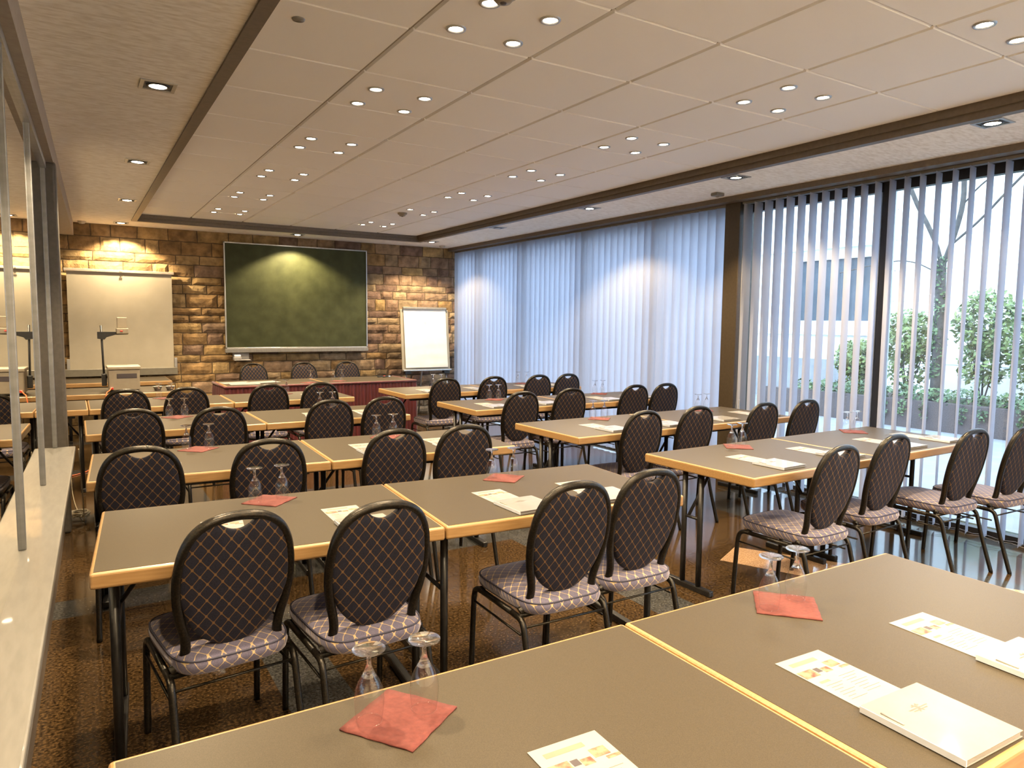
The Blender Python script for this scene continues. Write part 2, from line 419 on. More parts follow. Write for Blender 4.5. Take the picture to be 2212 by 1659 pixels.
# ------------------------------------------------------------------ blinds
def slat_mesh(th_top, th_bot, wid=.132, z0=.03, z1=2.655, nz=9):
    q = MB(); q.smooth = True; nw = 5; vs = []; fs = []
    for j in range(nz + 1):
        t = j / nz; z_ = z0 + (z1 - z0) * t; s = min(1, max(0, (t - .15) / .7)); th = th_bot + (th_top - th_bot) * s
        for i in range(nw + 1):
            u = (i / nw - .5) * wid; bow = .004 * (1 - (2 * i / nw - 1) ** 2)
            vs.append((u * math.cos(th) - bow * math.sin(th), u * math.sin(th) + bow * math.cos(th), z_))
    for j in range(nz):
        for i in range(nw): fs.append((j * (nw + 1) + i, j * (nw + 1) + i + 1, (j + 1) * (nw + 1) + i + 1, (j + 1) * (nw + 1) + i))
    q.add(vs, fs, True); return q.mesh('slat', M_blind)
def blind(label, y_first, n_, me_of, y0r, y1r):
    root = thing('vertical_blind', label, 'blind', (XR, 0, 0), 0, 'vertical blinds along the window wall')
    q = MB(); q.rbox(-.03, .03, y0r, y1r, 2.655, 2.678, .004); q.build('head_rail', M_sill, root)
    q = MB()
    for s in (-.05, .05):
        q.tube([(s * .6, y0r + .05 + (y1r - y0r - .1) * k / 40, .045 - .012 * abs(math.sin(k * PI / 2))) for k in range(41)], .0018, 4)
    q.build('bottom_chain', M_paper, root)
    for k in range(n_):
        y = y_first - .1155 * k; o = bpy.data.objects.new('slat', me_of(k, y)); COL.objects.link(o); o.parent = root
        o.location = (0, y, 0)
R_ = math.radians
closed = [slat_mesh(R_(90 + a), R_(90 + a)) for a in (24, 27, 30)]
blind('pale blue vertical blind drawn shut beside the stone wall', 10.58, 50, lambda k, y: closed[(k * 7) % 3] if k not in (7, 19, 31, 40) else closed[0], 4.86, 10.63)
def lerp_tab(tab, y):
    for (a, va), (b2, vb) in zip(tab, tab[1:]):
        if a >= y >= b2: return va + (vb - va) * (a - y) / (a - b2)
    return tab[-1][1] if y < tab[-1][0] else tab[0][1]
TOPT = [(4.7, 4), (3.5, 9), (2.7, 10), (2.4, 4), (.5, 4)]
BOTT = [(4.7, 4), (3.9, 7), (3.4, 11), (2.85, 19), (2.58, 21), (2.40, 8), (.5, 6)]
blind('pale blue vertical blind turned open before the garden', 4.61, 30, lambda k, y: slat_mesh(R_(lerp_tab(TOPT, y)), R_(lerp_tab(BOTT, y))), .9, 4.66)
bc = thing('blind_cord', 'thin pale control loop hanging beside the brown pier', 'cord', (5.42, 4.64, 0))
q = MB(); q.tube(smooth([(0, 0, 2.65), (0, -.005, 1.2), (0, .0, .75), (0, .03, .66), (0, .055, .75), (0, .05, 1.2), (0, .045, 2.65)], 2), .003, 6); q.build('loop', M_paper, bc)
q = MB(); q.rbox(-.012, .012, -.035, -.01, .62, .80, .005); q.build('weight', M_paper, bc)

# ------------------------------------------------------------------ lamps
def lamp(parent, kind, w, cone, blend, rad, z, tilt=None):
    L = bpy.data.lights.get(kind)
    if L is None:
        L = bpy.data.lights.new(kind, 'SPOT'); L.energy = w; L.color = WARM; L.spot_size = cone; L.spot_blend = blend; L.shadow_soft_size = rad
    o = bpy.data.objects.new('light', L); COL.objects.link(o); o.parent = parent; o.location = (0, 0, z)
    return o
sp0 = thing('ceiling_spotlight', 'x', 'spotlight')
MB().lathe([(.030, -.001), (.034, -.006), (.043, -.006), (.046, 0)], 20).build('ring', M_alu, sp0)
MB().lathe([(.0001, -.0035), (.018, -.003), (.030, -.001)], 20).build('bulb', M_lampglow, sp0)
lamp(sp0, 'spot', SPOT_W, R_(118), .75, .03, -.012)
SP = Kind(sp0)
side = ['mirror-side', 'window-side']
for c, xx in enumerate(((1.47, 1.765), (3.33, 3.63))):
    for r_ in range(8):
        yc = 9.08 - 1.27 * r_
        for j, dy in enumerate((.15, -.15)):
            for i in range(2):
                if c == 1 and r_ == 1 and j == 0 and i == 0: continue
                y = yc + dy
                SP.put((xx[i], y, Z_TILE), 0, 'small round ceiling spotlight, %s %s lamp of %s cluster from stone wall, %s line' %
                       (('stone', 'rear')[j], ('mirror', 'window')[i], ORD[r_], side[c]), 'round ceiling spotlights in clusters of four')
dl0 = thing('square_downlight', 'x', 'downlight')
q = MB()
for a in range(4):
    q.box(-.085, .085, .066, .085, -.006, .0, Matrix.Rotation(a * PI / 2, 4, 'Z'))
q.build('frame', M_alu, dl0)
q = MB(); q.box(-.066, .066, -.066, .066, -.001, .0); q.build('housing', M_blackp, dl0)
q = MB().lathe([(.040, -.003), (.044, -.009), (.055, -.010), (.058, -.002)], 24); q.build('reflector', M_black, dl0)
q = MB().lathe([(.0001, -.011), (.025, -.010), (.042, -.006)], 24); q.build('bulb', M_downglow, dl0)
lamp(dl0, 'down', DOWN_W, R_(126), .35, .035, -.02)
DL = Kind(dl0)
for k, y in enumerate((10.36, 8.34, 6.27, 4.20, 2.1, 0.0)):
    DL.put((.545 - .027 * (10.36 - y) * .8, y, Z_SOF), 0, 'square recessed downlight, %s from stone wall, in the plaster strip by the mirror wall' % ORD[k], 'square recessed downlights')
for k, y in enumerate((9.9, 7.92, 6.02, 4.08, 2.17, .2)):
    o = DL.put((4.655, y, Z_SOF), 0, 'square recessed downlight, %s from stone wall, in the plaster strip by the windows' % ORD[k], 'square recessed downlights')
    if k == 1:
        o['label'] = 'unlit square recessed downlight in the plaster strip by the windows'
        for ch in list(o.children):
            if ch.type == 'LIGHT': bpy.data.objects.remove(ch, do_unlink=True)
            elif ch.name.startswith('bulb'):
                ch.data = ch.data.copy(); ch.data.materials[0] = M_off
for k, x in enumerate((.95, 1.85, 2.75, 3.65)):  # unseen row, added to bounce warm fill off the rear wall onto the ceiling
    DL.put((x, -1.25, Z_SOF), 0, 'added unseen fill downlight before the rear wall, %s from mirror wall' % ORD[k], 'square recessed downlights')
DL.put((2.73, 10.24, Z_SOF), 0, 'square recessed downlight centred above the green chalkboard', 'square recessed downlights')
def detector(loc, label):
    t = thing('smoke_detector', label, 'smoke detector', loc)
    MB().lathe([(.0001, -.042), (.03, -.04), (.045, -.022), (.055, -.018), (.057, 0)], 20).build('housing', M_ohp, t)
    MB().lathe([(.0001, -.046), (.012, -.045), (.014, -.038)], 12).build('sensor', M_dark, t)
detector((1.467, 2.47, Z_TILE), 'round smoke detector among the mirror-side spotlights, high over the fourth row')
detector((3.36, 7.96, Z_TILE), 'round smoke detector in one lamp place of the window-side spotlights')
t = thing('motion_sensor', 'small pale box on the plaster strip above the brown pier', 'sensor', (5.08, 4.66, Z_SOF))
q = MB(); q.rbox(-.05, .05, -.04, .04, -.03, 0, .008); q.build('housing', M_sill, t)
MB().lathe([(.0001, -.042), (.015, -.038), (.022, -.03)], 12).build('lens', M_ohp, t)
for x, y, lb in ((.12, 10.5, 'small dome sensor in the ceiling corner of stone wall and beam'), (5.05, 10.35, 'small dome sensor at the ceiling corner of stone wall and blinds')):
    t = thing('dome_sensor', lb, 'sensor', (x, y, Z_SOF))
    MB().lathe([(.0001, -.035), (.03, -.03), (.045, -.012), (.05, 0)], 16).build('dome', M_off, t)
t = thing('ceiling_disc', 'small pale disc on the ceiling tile beside the plaster strip', 'cover', (.86, 3.16, Z_TILE))
MB().lathe([(.0001, -.006), (.025, -.006), (.028, 0)], 20).build('plate', M_sill, t)

# ------------------------------------------------------------------ tables
TWD, TDP, TH, TT = 1.172, .80, .74, .052
def make_table(legs, mid):
    root = thing('conference_table', 'x', 'table')
    e = MB(); e.rbox(.0015, TWD - .0015, 0, TDP, TH - TT, TH, .009, 3); e.build('edging', M_wood, root, label='pale beech edging')
    q = MB(); q.box(.013, TWD - .013, .013, TDP - .013, TH - .001, TH + .0008); q.build('tabletop', M_lam, root, label='grey-brown laminate top')
    for yr in (.10, TDP - .13):
        q = MB(); q.box(.10, TWD - .10, yr, yr + .03, TH - TT - .03, TH - TT); q.build('under_rail', M_black, root)
    yc = mid
    for sx in (0, 1):
        x = .06 if sx == 0 else TWD - .06
        for dy in (-legs, legs):
            q = MB(); q.tube([(x, yc + dy, .03), (x, yc + dy, TH - TT - .005)], .016, 12); q.build('leg', M_black, root)
        q = MB(); q.rbox(x - .018, x + .018, min(.30, mid - legs - .04), TDP - .06, .0, .034, .006); q.build('foot_bar', M_black, root)
        q = MB(); s = .26 if sx == 0 else -.26
        q.tube([(x, yc + legs - .03, .42), (x + s * .7, yc + legs - .03, TH - TT - .02)], .009, 8); q.tube([(x, yc - legs, .42), (x, yc + legs, .42)], .009, 8); q.build('brace', M_black, root)
    return root
TA, TB, TC = Kind(make_table(.23, .40)), Kind(make_table(.06, .46)), Kind(make_table(.09, .53))
ROWNAME = {0: 'fifth', 1: 'fourth', 2: 'third', 3: 'second', 4: 'first'}
def at(o, a, u, v): return (o[0] + u * math.cos(a) - v * math.sin(a), o[1] + u * math.sin(a) + v * math.cos(a))
ROWS = {'L0': ((.010, .580), -.012), 'L1': ((.006, 2.455), -.072), 'L2': ((.015, 3.872), -.047), 'L3': ((.03, 5.455), .0), 'L4': ((.075, 6.975), .004),
        'R1': ((2.915, 2.365), .018), 'R2': ((2.895, 3.82), .018), 'R3': ((2.985, 5.435), .0), 'R4': ((2.97, 6.965), .0)}
for k, (o, a) in ROWS.items():
    rn = ROWNAME[int(k[1])]
    for i in range(2):
        n_th = i + (2 if k[0] == 'R' else 0)
        p = at(o, a, i * (TWD + .002), 0)
        (TB if k[0] == 'R' else TA if k in ('L0', 'L1') else TC).put((p[0], p[1], 0), a, 'grey conference table with beech edge, %s from mirror wall, %s row from stone wall' % (ORD[n_th], rn), 'conference tables in rows')
p = at(*ROWS['L4'], -TWD - .002, 0)
TA.put((p[0], p[1], 0), .004, 'grey conference table reaching into the recess behind the brown post', 'conference tables in rows')
TA.put((-.26, 8.33, 0), -.02, 'grey conference table carrying the overhead projector', 'conference tables in rows')
TA.put((-.15, 9.80, 0), 0, 'grey conference table standing below the white board', 'conference tables in rows')
SK0, SKY = 1.475, 8.69
for i in range(2): TA.put((SK0 + i * (TWD + .002), SKY, 0), 0, 'skirted speaker table by the chalkboard, half nearer the %s' % ('mirror wall', 'windows')[i], 'speaker tables under burgundy skirt')
# burgundy skirt round three sides
path = []
def run(a, bq, n_):
    for i in range(n_): path.append((Vector(a).lerp(Vector(bq), i / n_), Vector((bq[0] - a[0], bq[1] - a[1])).normalized()))
x0, x1, y0, y1 = SK0 - .022, SK0 + 2 * TWD + .024, SKY - .022, SKY + TDP
run((x0, y1), (x0, y0), 70); run((x0, y0), (x1, y0), 230); run((x1, y0), (x1, y1), 70)
q = MB(); vs = []; fs = []; zs = (.742, .66, .4, .2, .02)
for i, (p, d) in enumerate(path):
    nrm = Vector((d.y, -d.x))
    for j, z_ in enumerate(zs):
        amp = .003 + .011 * min(1, j / 2); off = amp * (math.sin(i * 1.45) + .35 * math.sin(i * .53 + j * .3))
        pp = p + nrm * (.004 + off + .006 * j / 4); vs.append((pp.x, pp.y, z_))
K = len(zs)
for i in range(len(path) - 1):
    for j in range(K - 1): fs.append((i * K + j, i * K + j + 1, (i + 1) * K + j + 1, (i + 1) * K + j))
q.add(vs, fs, True)
sk = thing('table_skirt', 'pleated burgundy cloth skirt hung round the speaker table', 'table skirt')
q.build('pleated_cloth', M_skirt, sk)
q = MB(); q.tube([(x0 - .004, y1, .728), (x0 - .004, y0 - .004, .728), (x1 + .004, y0 - .004, .728), (x1 + .004, y1, .728)], .018, 8, flat=.9); q.build('heading_tape', M_skirt, sk)

# ------------------------------------------------------------------ chair
def yb_of(z_): return .095 * (.9 - z_) / .44
def make_chair():
    root = thing('banquet_chair', 'x', 'chair')
    half = [(0, .9), (.076, .891), (.132, .858), (.166, .795), (.179, .71), (.178, .64), (.168, .57), (.152, .51), (.146, .465), (.152, .43), (.170, .402), (.190, .392)]
    pts = [(-x, yb_of(z_), z_) for x, z_ in half[:0:-1]] + [(x, yb_of(z_), z_) for x, z_ in half]
    q = MB(); q.tube(smooth(pts, 2), .0162, 10, up=(0, 1, 0), flat=1.0); q.build('back_frame', M_frame, root)
    # padded oval with a hand hole at its top
    N = 128; zc = .665; out = []
    fp = [Vector((p.x, p.z)) for p in smooth([(x, 0, z_) for x, z_ in half[:8]], 2)]
    def frame_r(w):          # radius of the frame's centre line in direction w (upper part)
        best = None
        for p in fp:
            d = abs(math.atan2(p.y - zc, p.x) - w)
            if best is None or d < best[0]: best = (d, (p - Vector((0, zc))).length)
        return best[1]
    for k in range(N):
        w = 2 * PI * k / N; c_, s_ = math.cos(w), math.sin(w); wq = math.asin(max(-1, min(1, s_)))
        if s_ > -.12: r_ = frame_r(wq) - .006
        else:
            t_ = min(1, (-.12 - s_) / .25); re = 1 / math.sqrt((c_ / .166) ** 2 + (s_ / .218) ** 2); r_ = (frame_r(wq) - .006) * (1 - t_) + re * t_ if t_ < 1 else re
        x, z_ = r_ * c_, zc + r_ * s_
        if s_ > 0 and abs(x) < .062: z_ = min(z_, .851 + .034 * (x / .062) ** 2)
        out.append((x, z_))
    q = MB(); q.smooth = True; vs = []; fs = []
    rings = [(1, .0), (1, .010), (.985, .016), (.94, .021), (.8, .025), (.5, .028), (.2, .029)]
    for sgn in (1, -1):
        base = len(vs)
        for s, t_ in rings:
            for x, z_ in out:
                xx, zz = x * s, zc + (z_ - zc) * s
                vs.append((xx, yb_of(zz) + sgn * t_ * (1 if sgn > 0 else .75), zz))
        vs.append((0, yb_of(zc) + sgn * .029 * (1 if sgn > 0 else .75), zc))
        for r in range(len(rings) - 1):
            for k in range(N):
                f = (base + r * N + k, base + r * N + (k + 1) % N, base + (r + 1) * N + (k + 1) % N, base + (r + 1) * N + k)
                fs.append(f if sgn < 0 else f[::-1])
        for k in range(N):
            f = (base + (len(rings) - 1) * N + k, base + (len(rings) - 1) * N + (k + 1) % N, len(vs) - 1)
            fs.append(f if sgn < 0 else f[::-1])
    q.add(vs, fs, True); q.build('backrest', M_fback, root)
    # seat cushion
    def outline(s, inset):
        o = []
        for k in range(48):
            w = 2 * PI * k / 48; c, sn = math.cos(w), math.sin(w); e = .42
            y = .262 + (.237 - inset) * math.copysign(abs(sn) ** e, sn)
            wx = .186 + .020 * (y - .03) / .46
            o.append(((wx - inset) * math.copysign(abs(c) ** e, c) * s, .262 + (y - .262) * s))
        return o
    q = MB(); q.smooth = True; vs = []; fs = []
    lev = [(.390, 1, .03), (.390, 1, .008), (.396, 1, .002), (.415, 1, -.003), (.432, 1, .0), (.439, 1, .006), (.446, 1, .02), (.453, .78, .02), (.457, .5, .02), (.458, .2, .02)]
    for z_, s, ins in lev: vs += [(x, y, z_) for x, y in outline(s, ins)]
    for r in range(len(lev) - 1):
        for k in range(48): fs.append((r * 48 + k, r * 48 + (k + 1) % 48, (r + 1) * 48 + (k + 1) % 48, (r + 1) * 48 + k))
    fs.append(tuple(range(48))[::-1]); fs.append(tuple((len(lev) - 1) * 48 + k for k in range(48)))
    q.add(vs, fs, True); st = q.build('seat', M_fseat_lit, root)
    q = MB(); q.tube([(x, y, .4365) for x, y in outline(1, .002)], .0035, 6, closed=True); q.build('piping', M_piping, st)
    for s in (-1, 1):
        q = MB(); q.tube(smooth([(s * .196, .40, .374), (s * .196, .455, .372), (s * .197, .478, .345), (s * .197, .487, .25), (s * .198, .50, .0)], 2), .0125, 8); q.build('leg', M_frame, root)
    for s in (-1, 1):
        q = MB(); q.tube(smooth([(s * .196, .16, .374), (s * .196, .085, .372), (s * .197, .062, .345), (s * .197, .04, .25), (s * .198, -.04, .0)], 2), .0125, 8); q.build('leg', M_frame, root)
    q = MB()
    for s in (-1, 1): q.tube([(s * .196, .155, .374), (s * .196, .405, .374)], .0125, 8)
    q.tube([(-.196, .10, .378), (.196, .10, .378)], .010, 8); q.tube([(-.196, .43, .378), (.196, .43, .378)], .010, 8); q.build('seat_frame', M_frame, root)
    for s in (-1, 1):
        q = MB(); q.tube([(s * .199, .083, .31), (s * .199, .480, .31)], .005, 6); q.build('stretcher', M_frame, root)
    q = MB(); q.tube([(-.198, .06, .345), (.198, .06, .345)], .005, 6); q.build('stretcher', M_frame, root)
    return root
CH = Kind(make_chair())
chairs = {'L1': [(.421, 2.331), (.87, 2.224), (1.628, 2.146), (2.05, 2.178)], 'L2': [(.255, 3.921), (.832, 3.709), (1.537, 3.725), (1.998, 3.753)],
          'L3': [(.316, 5.381), (.837, 5.235), (1.662, 5.348), (2.136, 5.418)], 'L4': [(.361, 7.042), (.861, 7.108), (1.586, 7.046), (2.074, 6.998)],
          'R1': [(3.334, 2.155), (3.951, 2.23), (4.607, 2.12), (5.07, 2.03)], 'R2': [(3.404, 3.712), (3.958, 3.738), (4.634, 3.673), (5.16, 3.669)],
          'R3': [(3.362, 5.254), (3.942, 5.316), (4.765, 5.346), (5.19, 5.357)], 'R4': [(3.484, 7.018), (4.108, 7.04), (4.757, 7.077), (5.22, 7.111)]}
TURN = {('L1', 0): .17, ('L1', 1): .12, ('L1', 2): .05, ('L1', 3): .07, ('R1', 2): -.05, ('R1', 3): -.06}
for k, lst in chairs.items():
    (ox, oy), a = ROWS[k]
    for i, (x, y) in enumerate(lst):
        lim = oy + (x - ox) * math.tan(a) - .092
        if y > lim: x *= lim / y; y = lim
        CH.put((x, y, 0), a + TURN.get((k, i), 0), 'navy banquet chair with round back, %s from mirror wall, %s row from stone wall' % (ORD[i + (4 if k[0] == 'R' else 0)], ROWNAME[int(k[1])]), 'banquet chairs at the rows of tables')
for i, x in enumerate((2.10, 2.80, 3.44)):
    CH.put((x, 10.30, 0), PI, 'patterned banquet chair behind the speaker table, %s from mirror wall, facing the rows' % ORD[i], 'chairs behind the speaker table')

# ------------------------------------------------------------------ napkins, glasses, papers
def make_napkin():
    q = MB(); n_ = 10; S = .165; vs = []; fs = []
    for lay in range(2):
        for j in range(n_ + 1):
            for i in range(n_ + 1):
                u, v = i / n_ - .5, j / n_ - .5
                edge = max(abs(u), abs(v)) * 2
                lift = .0022 + .0015 * noise.noise(Vector((u * 6, v * 6, 1.7))) + .003 * max(0, edge - .8) * (1 + noise.noise(Vector((u * 9, v * 9, 4)))) * 2
                vs.append((u * S * (1 + .01 * math.sin(v * 20)), v * S * (1 + .01 * math.sin(u * 17)), (lift if lay else .0002)))
    A = n_ + 1; B = A * A
    for j in range(n_):
        for i in range(n_):
            f = (j * A + i, j * A + i + 1, (j + 1) * A + i + 1, (j + 1) * A + i); fs.append(f[::-1]); fs.append(tuple(B + w for w in f))
    bd = [i for i in range(n_)] + [n_ + A * j for j in range(n_)] + [A * n_ + n_ - i for i in range(n_)] + [A * (n_ - j) for j in range(n_)]
    for i in range(len(bd)): fs.append((bd[i], bd[(i + 1) % len(bd)], B + bd[(i + 1) % len(bd)], B + bd[i]))
    q.add(vs, fs, True)
    o = q.build('napkin', M_napkin); return tag(o, 'x', 'napkin')
NAP = Kind(make_napkin())
GH = .146
def make_glass():
    root = thing('wine_glass', 'x', 'glass')
    prof = [(.0245, .0), (.0265, .015), (.0285, .032), (.0292, .045), (.0283, .056), (.0255, .068), (.0205, .080), (.0150, .090), (.0105, .0985)]
    MB().lathe(prof, 28).build('bowl', M_bowl, root)
    q = MB(); q.lathe([(.0240, .0), (.0250, .0012), (.0258, .0)], 28); q.build('rim', M_bowl, root)
    MB().lathe([(.0001, .088), (.0145, .0905), (.0105, .0985), (.0070, .106), (.0050, .114), (.0043, .124), (.0045, .134), (.0075, .1385), (.0001, .1386)], 20).build('stem', M_solid, root)
    MB().lathe([(.0001, .1375), (.010, .1375), (.022, .1405), (.0315, .1430), (.0325, .1445), (.0315, .1460), (.0001, .1445)], 28).build('foot', M_solid, root)
    return root
GL = Kind(make_glass())
def make_leaflet():
    q = MB(); W, H = .15, .29; q.box(-W / 2, W / 2, -H, 0, 0, .0016)
    def quad(m_, x0, x1, y0, y1, z_=.0019):
        q.cur = m_; q.add([(x0, y0, z_), (x1, y0, z_), (x1, y1, z_), (x0, y1, z_)], [(0, 1, 2, 3)], False)
    quad(1, -.055, .03, -.034, -.020)
    quad(2, -.071, -.025, -.085, -.055); quad(3, -.022, -.006, -.076, -.058); quad(2, -.004, .02, -.083, -.063); quad(2, .026, .06, -.072, -.046); quad(2, .045, .074, -.085, -.076)
    quad(1, -.058, -.028, -.112, -.104)
    for r in range(7): quad(4, -.058 + .004 * (r % 2), -.005 - .012 * (r % 3), -.124 - .010 * r, -.1225 - .010 * r)
    for r in range(8): quad(4, .004, .060 - .011 * (r % 3), -.108 - .010 * r, -.1065 - .010 * r)
    o = q.build('leaflet', [M_paper, M_inkg, M_photo, M_dark, M_ink]); return tag(o, 'x', 'leaflet')
LF = Kind(make_leaflet())
def make_pad():
    root = thing('notepad', 'x', 'notepad')
    W, H, T = .195, .205, .013
    q = MB(); q.rbox(-W / 2 + .002, W / 2 - .003, -H + .003, -.003, .0008, T - .0012, .0006, 1); q.build('pages', M_paper, root)
    q = MB(); q.box(-W / 2, W / 2, -H, 0, T - .0012, T); q.box(-W / 2, W / 2, -H, 0, 0, .0008)
    q.build('cover', M_pad, root)
    q = MB(); q.box(-W / 2 - .001, -W / 2 + .0015, -H, 0, 0, T - .0002); q.build('spine', M_spine, root)
    q = MB()
    for (x0, x1, y_) in ((-.030, .030, -.062), (-.022, .022, -.068), (-.012, .012, -.055)):
        q.add([(x0, y_, T + .0003), (x1, y_, T + .0003), (x1, y_ + .003, T + .0003), (x0, y_ + .003, T + .0003)], [(0, 1, 2, 3)], False)
    for a in (.5, -.5): q.add([(-.004 + a * .012, -.072, T + .00035), (a * .012, -.072, T + .00035), (-a * .012 + .004, -.048, T + .00035), (-a * .012, -.048, T + .00035)], [(0, 1, 2, 3)], False)
    q.build('printed_mark', M_ink, root, label='small grey crest print')
    q = MB(); q.tube([(-W / 2 + .010, -.038, T + .0008), (-W / 2 + .010, -.085, T + .0008)], .0022, 8)
    q.build('pen_clip', M_paper, root)
    return root
PD = Kind(make_pad())
ZT = TH + .0009
# napkin centre offsets along each row and the glass pairs (world x, y of the glasses)
glasses = {'L0': [[(.46, 1.26), (.57, 1.245)], [(1.60, 1.23), (1.72, 1.235)]], 'L1': [[(.63, 3.10), (.745, 3.11)], [(1.74, 3.0), (1.86, 2.99)]],
           'L2': [[(.54, 4.55), (.665, 4.555)], [(1.70, 4.48), (1.82, 4.48)]], 'L3': [[(.61, 6.14), (.72, 6.13)], [(1.81, 6.14), (1.92, 6.13)]],
           'L4': [[(.675, 7.65), (.785, 7.63)], [(1.77, 7.57), (1.88, 7.58)]], 'R1': [[(3.53, 3.05), (3.64, 3.06)], [(4.81, 3.09), (4.93, 3.09)]],
           'R2': [[(3.57, 4.52), (3.68, 4.51)], [(4.78, 4.53), (4.89, 4.53)]], 'R3': [[(3.52, 6.13), (3.62, 6.12)], [(4.86, 6.13), (4.97, 6.13)]],
           'R4': [[(3.62, 7.65), (3.72, 7.63)], [(4.79, 7.61), (4.90, 7.58)]]}
NTURN = {'L0': (.60, -.82), 'L1': (.78, .72), 'L2': (.80, .9), 'L3': (.7, .8), 'L4': (.6, .75), 'R1': (-.72, -.78), 'R2': (-.8, -.7), 'R3': (-.75, -.8), 'R4': (-.7, -.8)}
for k, prs in glasses.items():
    for t_, pr in enumerate(prs):
        nt = t_ + (2 if k[0] == 'R' else 0); rn = ROWNAME[int(k[1])]
        cx, cyy = (pr[0][0] + pr[1][0]) / 2, (pr[0][1] + pr[1][1]) / 2 - .012
        NAP.put((cx, cyy, ZT), NTURN[k][t_], 'red paper napkin under two glasses, %s from mirror wall, %s row from stone wall' % (ORD[nt], rn), 'red napkins on the tables')
        for g, (x, y) in enumerate(pr):
            GL.put((x, y, ZT + .0038), 0, 'upturned stemmed glass on red napkin, %s from mirror wall, %s row from stone wall' % (ORD[nt * 2 + g], rn), 'upturned glasses on the napkins')
for g, (x, y, nap) in enumerate(((2.50, 8.86, 1), (2.80, 8.90, 0), (2.92, 8.92, 0))):
    GL.put((x, y, ZT + .0038), 0, 'upturned stemmed glass on the speaker table, %s from mirror wall' % ORD[g], 'upturned glasses on the speaker table')
NAP.put((2.47, 8.82, ZT), .4, 'red paper napkin under the single glass on the speaker table', 'red napkins on the speaker table')
NAP.put((2.86, 8.89, ZT), .7, 'red paper napkin under the pair of glasses on the speaker table', 'red napkins on the speaker table')
seats = {'L0': [(.16, 0), (.745, 0), (1.42, 0), (1.87, 0)], 'L1': [(.45, 0), (.92, 0), (1.60, 0), (2.03, 0)], 'L2': [(.36, 0), (.88, 0), (1.51, 0), (2.00, 0)],
         'L3': [(.36, 0), (.86, 0), (1.66, 0), (2.10, 0)], 'L4': [(.36, 0), (.86, 0), (1.58, 0), (2.05, 0)], 'R1': [(3.31, 0), (3.89, 0), (4.60, 0), (5.08, 0)],
         'R2': [(3.34, 0), (3.90, 0), (4.52, 0), (5.03, 0)], 'R3': [(3.29, 0), (3.86, 0), (4.63, 0), (5.10, 0)], 'R4': [(3.37, 0), (3.98, 0), (4.68, 0), (5.12, 0)]}
rnd = random.Random(11)
for k, lst in seats.items():
    (ox, oy), a = ROWS[k]; rn = ROWNAME[int(k[1])]
    for i, (x, _) in enumerate(lst):
        if k == 'L0' and i == 0: continue
        n_th = ORD[i + (4 if k[0] == 'R' else 0)]
        near = oy + (x - ox) * math.tan(a)
        dy = {'L0': .445, 'L1': .455}.get(k, .475); jx, ja = rnd.uniform(-.012, .012), rnd.uniform(-.06, .06)
        if k == 'L0': jx, ja = 0, -.03
        LF.put((x + jx, near + dy, ZT), a + ja, 'white printed seminar leaflet, %s from mirror wall, %s row from stone wall' % (n_th, rn), 'leaflets at the seats')
        PD.put((x + .0, near + dy - .222, ZT + .0019), a + ja + rnd.uniform(-.04, .04), 'white covered notepad, %s from mirror wall, %s row from stone wall' % (n_th, rn), 'notepads at the seats')
# papers and markers on the speaker table
for i, (x, y, rz, lb) in enumerate(((1.66, 9.16, .12, 'white paper sheet on the speaker table, closest to the chalkboard'), (1.72, 8.93, -.06, 'white paper sheet on the speaker table, at the skirted corner'), (1.97, 9.05, .2, 'white paper sheet on the speaker table, next to the glasses'))):
    q = MB(); q.box(-.17, .17, -.12, .12, 0, .0015 + .0008 * i); o = q.build('paper_sheet', M_paper, label=lb.replace(', closest to', ', lying towards'), cat='paper', group='papers on the speaker table'); o.location = (x, y, ZT + .0024 * i); o.rotation_euler = (0, 0, rz)
for i, (x, y, m_, lb) in enumerate(((3.60, 9.30, M_red, 'red marker pen lying on the speaker table'), (3.66, 9.26, M_spine, 'blue marker pen lying on the speaker table'))):
    t = thing('marker_pen', lb, 'pen', (x, y, ZT), .3); q = MB(); q.tube([(-.06, 0, .008), (.04, 0, .008)], .008, 8); q.build('barrel', M_blackp, t); q = MB(); q.tube([(.04, 0, .008), (.07, 0, .008)], .0085, 8); q.build('cap', m_, t)

# ------------------------------------------------------------------ front wall fittings
def flat_on_wall(y): return Matrix.Translation((0, y, 0))
cb = thing('chalkboard', 'large green chalkboard hung on the stone wall', 'chalkboard', (0, 10.58, 0))
q = MB(); q.box(1.81, 3.86, 0, .02, 1.12, 2.585); q.build('writing_surface', M_chalk, cb)
q = MB()
for b6 in ((1.795, 3.875, 2.578, 2.595), (1.795, 3.875, 1.105, 1.122), (1.795, 1.812, 1.105, 2.595), (3.858, 3.875, 1.105, 2.595)):
    q.rbox(b6[0], b6[1], -.012, .022, b6[2], b6[3], .002, 1)
q.build('frame', M_alu, cb)
q = MB(); q.rbox(1.785, 3.88, -.03, .02, 1.048, 1.106, .006); q.build('chalk_rail', M_sill, cb)
q = MB(); q.box(1.9, 2.0, .02, .045, 1.4, 1.5); q.box(3.6, 3.7, .02, .045, 1.4, 1.5); q.build('bracket', M_alu, cb)
t = thing('chalk_tray', 'small white shelf under the corner of the chalkboard', 'shelf', (1.99, 10.60, .94))
q = MB(); q.rbox(-.10, .12, -.12, .02, 0, .012, .003, 1); q.rbox(-.10, .12, .0, .02, .012, .10, .003, 1); q.build('shelf', M_paper, t)
t = thing('sponge_box', 'blue and white sponge on the small shelf', 'sponge', (1.94, 10.55, .953))
q = MB(); q.rbox(-.05, .05, -.045, .04, 0, .035, .008); q.build('base', M_paper, t); q = MB(); q.rbox(-.04, .045, -.035, .03, .036, .066, .008); q.build('pad', M_spine, t)
